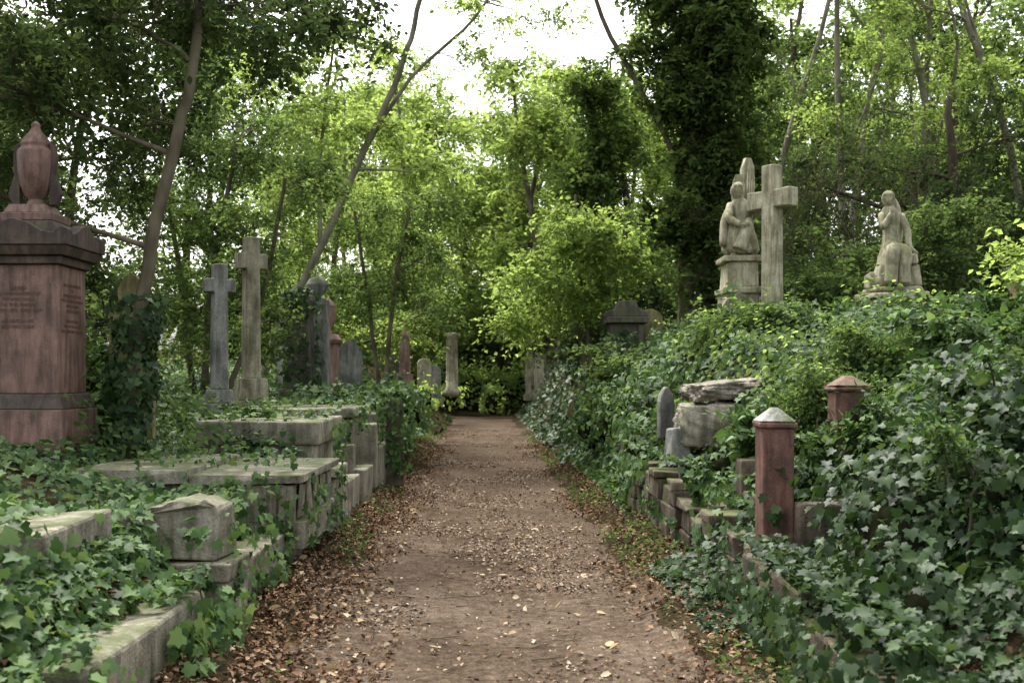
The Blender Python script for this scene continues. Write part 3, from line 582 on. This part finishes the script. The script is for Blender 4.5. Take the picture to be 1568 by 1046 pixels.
def ivy_blob(name,blobs,mat,size,shape=SH_IVY,dens=420,core=True):
    P=[];N=[];V=[];F=[]
    for (x,y,z,rx,ry,rz) in blobs:
        n=int(dens*(rx*ry+ry*rz+rx*rz)*1.4/ (size/.085)**2)
        d=norm(rng.normal(size=(n,3))); d[:,2]=np.where(d[:,2]<-.5,-d[:,2],d[:,2])
        lump=1+.24*np.sin(d[:,0]*6+x*5)*np.sin(d[:,2]*5+y*3)+.16*np.sin(d[:,1]*11+d[:,2]*9+x)
        r=lump*(1-.34*rng.uniform(0,1,n)**1.3+.18*(rng.uniform(0,1,n)>.82))
        P.append(np.array([x,y,z])+d*r[:,None]*np.array([rx,ry,rz])); N.append(d+np.array([0,-.15,.5])+rng.normal(size=(n,3))*.6)
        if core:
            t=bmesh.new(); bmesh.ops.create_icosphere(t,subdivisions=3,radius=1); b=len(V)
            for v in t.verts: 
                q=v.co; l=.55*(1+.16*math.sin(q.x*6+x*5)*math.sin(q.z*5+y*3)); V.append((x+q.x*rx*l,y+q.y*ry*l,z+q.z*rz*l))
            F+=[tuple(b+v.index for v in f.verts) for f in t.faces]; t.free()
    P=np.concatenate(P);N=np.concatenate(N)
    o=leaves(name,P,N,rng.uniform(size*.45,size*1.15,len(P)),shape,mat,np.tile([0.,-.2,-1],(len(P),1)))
    if core: build_tubes('dark_filler_core',V,F,M_core,o)  # added dark core closes gaps between leaves, standing in for shade
    return o
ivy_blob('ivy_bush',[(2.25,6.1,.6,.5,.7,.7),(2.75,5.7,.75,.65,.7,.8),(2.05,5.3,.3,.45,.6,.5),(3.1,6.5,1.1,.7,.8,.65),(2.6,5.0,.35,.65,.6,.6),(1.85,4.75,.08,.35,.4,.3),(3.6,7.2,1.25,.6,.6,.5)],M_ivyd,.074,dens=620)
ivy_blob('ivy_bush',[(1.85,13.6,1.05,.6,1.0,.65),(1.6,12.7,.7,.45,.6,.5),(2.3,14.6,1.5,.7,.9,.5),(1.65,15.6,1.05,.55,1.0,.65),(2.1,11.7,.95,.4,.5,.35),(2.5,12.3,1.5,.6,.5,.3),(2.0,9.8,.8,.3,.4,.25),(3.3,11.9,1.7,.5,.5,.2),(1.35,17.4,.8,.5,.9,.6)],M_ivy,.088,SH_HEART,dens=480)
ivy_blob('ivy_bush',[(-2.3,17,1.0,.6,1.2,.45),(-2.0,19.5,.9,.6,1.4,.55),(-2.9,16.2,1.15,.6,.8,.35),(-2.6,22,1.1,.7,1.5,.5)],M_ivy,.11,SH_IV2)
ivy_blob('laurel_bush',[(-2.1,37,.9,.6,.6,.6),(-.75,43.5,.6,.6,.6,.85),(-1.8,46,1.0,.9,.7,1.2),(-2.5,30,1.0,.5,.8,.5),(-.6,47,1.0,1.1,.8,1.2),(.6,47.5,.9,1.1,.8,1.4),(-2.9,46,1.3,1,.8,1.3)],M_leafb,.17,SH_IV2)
# ------------------------------------------------------------------ plants with stems
def shrub(name,cx_,cy_,r,h,n,col,stem=M_bark,smin=.7,smax=1.2):
    V=[];F=[];P=[]; z0=H(cx_,cy_)
    for _ in range(n):
        a=random.uniform(0,6.28); rr=r*random.uniform(.3,1.1); hh=h*random.uniform(.5,1.1)
        p0=Vector((cx_+random.gauss(0,r*.3),cy_+random.gauss(0,r*.3),z0-.05)); p2=Vector((cx_+rr*math.cos(a),cy_+rr*math.sin(a),z0+hh)); p1=p0.lerp(p2,.5)+Vector((0,0,hh*.2))
        sp=smooth_path([p0,p1,p2],4,.01); tube(V,F,sp,[.012*(1-.7*k/(len(sp)-1)) for k in range(len(sp))],5)
        for q in sp[3:]: P.append(tuple(q+Vector((random.gauss(0,.05),random.gauss(0,.05),0))))
    t=build_tubes(name,V,F,stem); scatter('foliage',P,col,smin,smax,t); return t
shrub('elder_shrub',2.95,6.9,.55,.8,15,C_fore,smin=.5,smax=.9); shrub('elder_shrub',3.6,8.0,.7,1.0,18,C_fore,smin=.5,smax=1); shrub('elder_shrub',2.6,7.9,.35,.5,7,C_fore,smin=.5,smax=.9)
shrub('elder_shrub',3.55,7.0,.25,1.6,7,C_fore,smin=.35,smax=.7); shrub('elder_shrub',2.9,6.2,.35,1.2,7,C_fore,smin=.35,smax=.6); shrub('elder_shrub',2.3,5.6,.35,.95,5,C_fore,smin=.3,smax=.5)
shrub('elder_shrub',4.7,10.5,.8,.55,16,C_fore); shrub('elder_shrub',6.2,11.5,.8,.8,14,C_bright)
shrub('sapling',-4.2,10.6,.5,.8,8,C_fore); shrub('sapling',-3.0,12.2,.35,.6,5,C_fore); shrub('sapling',-4.9,11.8,.6,1.6,9,C_mid)
shrub('bramble',-2.6,11.0,.3,.45,4,C_fore); shrub('bramble',2.2,9.3,.35,.4,4,C_fore); shrub('bramble',1.9,11.4,.4,.45,5,C_fore); shrub('bramble',2.6,12.4,.4,.4,5,C_mid); shrub('bramble',3.4,10.2,.6,.5,8,C_mid,smin=.4,smax=.8); shrub('bramble',2.6,9.0,.5,.45,7,C_mid,smin=.4,smax=.7)
shrub('sapling',1.7,16.4,.5,1.1,9,C_mid); shrub('sapling',3.9,14.2,.5,.5,7,C_fore); shrub('sapling',5.2,17,.9,1.6,12,C_mid); shrub('sapling',6.6,17,.9,1.9,12,C_mid)
V=[];F=[]
for _ in range(60):
    a=random.uniform(0,6.28); l=random.uniform(.35,.7); b=len(V); z0=H(1.6,16.4)+.45; w=.02
    for t in (0,.35,.7,1):
        r_=l*t*.75; zz=z0+l*(1.1*t-.75*t*t); ww=w*(1-t*.9)
        V+=[(1.45+r_*math.cos(a)-ww*math.sin(a),16.2+r_*math.sin(a)+ww*math.cos(a),zz),(1.45+r_*math.cos(a)+ww*math.sin(a),16.2+r_*math.sin(a)-ww*math.cos(a),zz)]
    F+=[(b+2*q,b+2*q+1,b+2*q+3,b+2*q+2) for q in range(3)]
build_tubes('spiky_fern',V,F,M_ivyo)
# ------------------------------------------------------------------ trees
t=tree('ivy_clad_ash_tree',[([(-3.42,9.6,.8),(-3.35,9.6,1.8),(-3.2,9.6,2.75),(-3.0,9.7,3.8),(-2.85,9.8,4.7),(-2.9,10,6.5),(-3.2,10.2,8.5)],.07,.035)],
 [(-4.9,10,4.4,1.2,1.2,.9,70),(-3.7,9.8,4.9,1.2,1.2,.7,66),(-2.6,10.6,5.1,1.0,1,.6,40),(-5.6,11,3.6,.8,1,.9,46),(-4.6,12,5.6,1.5,1.2,1.0,60),(-3,12,6.0,1.6,1.2,.8,54),(-1.9,12,5.7,.9,.9,.45,22),(-3.9,11.5,4.3,1,.8,.6,34)],C_dark,M_bark)
d=rng.uniform(0,1,900); ang=rng.uniform(0,6.28,900); z=.85+d*1.5; rr=.12+.07*rng.uniform(0,1,900)+.08*np.sin(z*5)**2
P=np.stack([-3.42+.1*(z-.8)+rr*np.cos(ang)-.04,9.6+rr*np.sin(ang),z],1); N=np.stack([np.cos(ang),np.sin(ang),.4+0*z],1)
leaves('climbing_ivy',P,N+rng.normal(size=P.shape)*.4,rng.uniform(.045,.09,900),SH_IVY,M_ivyd,np.tile([0.,0,-1],(900,1)),t)
tree('holly_tree',[([(-6,13.5,1),(-6.1,13.6,3),(-6,13.5,6)],.13,.05)],[(-6,13.3,3.4,1.3,1,1.2,90),(-5.3,14,2.3,.9,.9,.9,50),(-6.3,13,5.2,1.4,1.2,1.2,76),(-4.9,14.5,4.5,.9,.8,1,50),(-7.5,13,3.5,1.2,1.2,2,60)],C_dark,M_bark)
tree('hazel_tree',[([(-4.7,16.5,1.2),(-4.6,16.5,3),(-4.2,16.5,5.2)],.06,.03),([(-4.9,16.7,1.2),(-5.1,16.7,3),(-5.4,16.6,5)],.05,.03),([(-4.4,16.4,1.2),(-3.8,16.4,2.8),(-3.4,16.2,4.6)],.05,.025)],
 [(-4.8,16.3,2.6,.9,.8,.9,46),(-5.3,16.5,4,1,.9,.9,46),(-4.0,16.3,3.6,.9,.8,.9,46),(-3.2,16.6,4.6,.9,.8,.7,34),(-4.3,16.8,5.4,1.1,.9,.8,40),(-3.9,17,2.4,.7,.7,.6,25)],C_mid,M_bark)
tree('leaning_ash_tree',[([(-4.7,20,1.4),(-4.2,20,2.8),(-3.55,20,4.0),(-2.75,20,5.8),(-2.1,20,7.2),(-1.75,20,8.4),(-1.3,20,10.5)],.085,.04),([(-2.75,20,5.8),(-1.9,20.2,7.2),(-.7,20.4,8.4),(.1,20.5,9.8)],.045,.02),([(-3.55,20,4.0),(-3.6,20.4,6),(-3.3,20.5,8.5)],.04,.02)],
 [(-3.6,20,6.2,1.2,1,.8,28),(-2.3,20.5,6.3,1.3,1,.6,22),(-3.0,20.3,8.0,1.2,1,.6,20),(-1.0,20.5,7.6,1.1,1,.5,13),(-4.6,20.4,5.0,1,1,.8,34),(-4.4,20.6,7.6,1.3,1,.9,34),(-.2,20.5,8.6,1.2,.9,.5,12),(.9,20.5,8.4,.9,.9,.4,8),(-1.6,20.2,5.4,.9,.8,.4,14)],C_bright,M_barkp)
tree('hazel_tree',[([(-2.6,22,1.2),(-2.4,22,3.4),(-2.1,22,5)],.05,.03),([(-2.7,22.3,1.2),(-3,22.3,3.4),(-3.2,22,5)],.045,.03)],
 [(-3.1,22,3.4,1.1,.9,.9,46),(-2,22.2,4,1.0,.9,.9,40),(-2.9,22.5,5,1.2,1,.8,38),(-1.6,22.6,5.2,.9,.8,.6,20),(-1.7,24,3.2,.7,.8,.7,20)],C_mid,M_bark)
tree('hazel_tree',[([(-4.4,26,1.5),(-4.3,26,4),(-4,26,7)],.1,.04)],[(-4.2,26,3.4,1.5,1,1.3,56),(-3.5,26,5.5,1.4,1,1.2,44),(-5.5,26,5,1.6,1,1.5,54),(-2.3,27,4.6,1.2,1,1,34),(-2.6,27,2.8,.9,.9,.7,26)],C_bright,M_bark)
t=tree('ivy_clad_oak_tree',[([(3.3,19.5,2),(3.35,19.5,5),(3.4,19.5,8),(3.5,19.5,12)],.35,.2),([(3.4,19.5,4.5),(2.6,19.3,6.2),(1.6,19.2,8),(1.2,19.2,9.6)],.06,.03)],
 [(3.5,19.4,3.4,.6,.8,.9,60),(3.2,19.3,4.6,1.1,.9,.8,84),(3.7,19.3,5.6,1.0,.9,.8,84),(3.3,19.3,6.6,1.25,1,.8,90),(3.8,19.3,7.6,1.2,1,.9,100),(3.3,19.4,8.6,1.4,1,.9,100),(3.6,19.4,9.8,1.3,1.1,1,70),(2.4,19.2,7.4,.6,.5,.4,18)],C_ivy,M_bark,.8,1.4)
tree('ivy_clad_tree',[([(2.0,24,2),(1.9,24,5),(1.7,24,8)],.12,.05)],[(2.1,24,4.6,.9,.8,.8,48),(1.8,24,5.8,.9,.8,.8,48),(2.2,24,6.9,.9,.8,.8,40),(1.8,24,8,.7,.8,.7,32)],C_ivy,M_barkd,.9,1.5)
tree('hazel_tree',[([(1.3,19,1.8),(1.0,19,3),(.4,18.8,4)],.04,.02),([(1.5,19,1.8),(1.7,18.8,3.2),(2.0,18.8,4.2)],.04,.02),([(1.4,19,1.8),(1.2,19,3.4),(1.1,18.8,4.8)],.04,.02)],
 [(.5,18.6,3.4,.7,.8,.6,34),(1.2,18.5,4.1,.9,.8,.6,46),(1.9,18.9,3.6,.8,.7,.7,40),(1.2,19,2.9,.7,.6,.6,34),(.1,19.5,2.7,.5,.6,.5,20)],C_bright,M_bark)
tree('yew_tree',[([(2.6,24,2.2),(2.6,24,4),(2.5,24,6)],.15,.06)],[(1.4,23,2.6,1.3,1,1.0,64),(3,23,3.2,1.3,1,1.2,64),(.9,25,3.6,1.2,1,1,50),(5,22,3.6,1.3,1,1.2,60),(6.5,22,4,1.4,1,1.4,70)],C_dark,M_barkd,.8,1.4)
tree('yew_tree',[([(8.5,21,3),(8.6,21,5),(8.5,21,7)],.15,.06)],[(7.6,20.5,3.6,1.3,1,1.2,64),(9,20.5,4.2,1.4,1,1.4,70),(10.5,20.5,4.4,1.3,1,1.6,60),(8,21.5,5.6,1.4,1,1.1,40),(10,21.5,6.4,1.5,1,1.2,40),(6,21.5,5.5,1.2,1,.9,34)],C_dark,M_barkd,.8,1.4)
for k,(x0,x1,x2,y) in enumerate([(7.9,7.6,7.5,25),(9.0,9.3,8.6,24),(10.2,9.9,10.1,26),(6.2,6.6,7.9,27),(11.2,10.6,9.2,23),(8.6,8.9,9.6,28)]):
    tree('sycamore_tree',[([(x0,y,2.5),(x1,y,6.5),(x2,y,11),(x2+.3,y,15)],.10,.035),([(x1,y,6.5),(x1+random.uniform(-1.2,1.2),y,9),(x1+random.uniform(-2,2),y,12)],.045,.02)],
     [(x2+random.uniform(-1.5,1.5),y+random.uniform(-1,1),z+random.uniform(-.5,.5),1.3,1.1,.7,13) for z in (7.2,8.4,9.6,11,12.5)],C_mid if k%2 else C_bright,M_barkp,.8,1.3)
V=[];F=[]
for _ in range(150):
    p0=Vector((random.uniform(4.4,7.4),random.uniform(18.5,20.5),random.uniform(2.8,5.2))); a=random.gauss(0,.35)
    pts=[p0]; dd=Vector((math.sin(a),random.uniform(-.3,.3),math.cos(a))).normalized(); 
    for q in range(7): dd=(dd+Vector((random.gauss(0,.12),random.gauss(0,.1),-.13))).normalized(); pts.append(pts[-1]+dd*.22)
    tube(V,F,pts,[.007,.006,.006,.005,.004,.003,.003,.002],4)
build_tubes('bramble_thicket',V,F,M_barkd)
# ------------------------------------------------------------------ distant wood
def wood(name,spec,col,mat,lo=.25,nb_=9,smin=.75,smax=1.35):
    V=[];F=[];P=[]
    for (x,y,hgt_,r,n) in spec:
        z0=H(x,y); top=Vector((x+random.gauss(0,.8),y,z0+hgt_)); mid=Vector((x+random.gauss(0,.6),y,z0+hgt_*.5))
        sp=smooth_path([(x,y,z0-.2),mid,top],5,.05); tube(V,F,sp,[.2*(1-.8*k/(len(sp)-1)) for k in range(len(sp))],6)
        nb=max(4,n//9)
        for b in range(nb):
            t=random.uniform(lo,1.02); c=sp[min(int(t*(len(sp)-1)),len(sp)-1)]; a=random.uniform(0,6.28); rr=r*random.uniform(.2,1)*(1.15-.6*t)
            q=c+Vector((rr*math.cos(a),rr*math.sin(a),random.uniform(-.5,1.2))); tube(V,F,[c-Vector((0,0,.6)),c.lerp(q,.5),q],[.06,.04,.01],4)
            P.append(blob_pts((q.x,q.y,q.z,1.6,1.4,1.0,nb_),.3))
    o=build_tubes(name,V,F,mat); scatter('foliage',np.concatenate(P),col,smin,smax,o); return o
wood('distant_trees',[(random.uniform(-20,26),random.uniform(40,60),random.uniform(12,16.5),3.2,random.randint(75,105)) for k in range(20)],C_far,M_bark)
wood('beech_trees',[(-9+k*1.55+random.gauss(0,.5),random.uniform(50,62),random.uniform(11.5,16),2.8,random.randint(85,120)) for k in range(13)],C_far,M_barkp,.1)
wood('beech_trees',[(-13+k*3.6+random.gauss(0,.5),random.uniform(66,76),random.uniform(13,18),3.4,random.randint(80,110)) for k in range(8)],C_far,M_barkp,.1,smin=1.3,smax=1.9)
sp=[]
for k in range(20):
    side=-1 if k%2 else 1; y=random.uniform(28,40); x=side*random.uniform(5+.06*y,17)+(-1); sp.append((x,y,random.uniform(8,12),2.6,random.randint(60,85)))
wood('woodland_trees',sp,C_fard,M_barkd)
sp=[]
for k in range(36):
    x=random.uniform(-22,24); y=random.uniform(50,58) if abs(x)<4 else random.uniform(27,50); sp.append((x,y,random.uniform(1.6,3.6),2.2,36))
wood('woodland_undergrowth',sp,C_fard,M_barkd)
# ------------------------------------------------------------------ light, sky, camera
az=math.radians(-25); el=math.radians(62)
w=bpy.data.worlds.new('World'); S.world=w; w.use_nodes=True; nt=w.node_tree; nt.nodes.clear()
sk=nt.nodes.new('ShaderNodeTexSky'); sk.sky_type='NISHITA'; sk.sun_disc=False; sk.sun_elevation=el; sk.sun_rotation=az; sk.dust_density=6; sk.air_density=1.0
hs=nt.nodes.new('ShaderNodeHueSaturation'); hs.inputs['Saturation'].default_value=.3; hs.inputs['Value'].default_value=3.4
wm=mix(nt,1.0,hs.outputs[0],(1.0,.99,.97),'MULTIPLY')
bg=nt.nodes.new('ShaderNodeBackground'); bg.inputs['Strength'].default_value=.15; o=nt.nodes.new('ShaderNodeOutputWorld')
nt.links.new(sk.outputs[0],hs.inputs['Color']); nt.links.new(wm,bg.inputs[0]); nt.links.new(bg.outputs[0],o.inputs[0])
d=Vector((math.sin(az)*math.cos(el),math.cos(az)*math.cos(el),math.sin(el)))
sl=bpy.data.lights.new('sun','SUN'); sl.energy=2.0; sl.angle=math.radians(18); sl.color=(1,.97,.91)
so=bpy.data.objects.new('sun',sl); S.collection.objects.link(so); so.rotation_euler=d.to_track_quat('Z','Y').to_euler()
cd=bpy.data.cameras.new('camera'); cd.lens=38; cd.sensor_width=36; cd.shift_y=.036; cd.clip_end=2000; cd.dof.use_dof=True; cd.dof.focus_distance=9.5; cd.dof.aperture_fstop=3.5
co=bpy.data.objects.new('camera',cd); S.collection.objects.link(co); co.location=(0,0,1.6); co.rotation_euler=(math.pi/2,0,0); S.camera=co
S.view_settings.view_transform='Standard'; S.view_settings.look='None'; S.view_settings.exposure=0
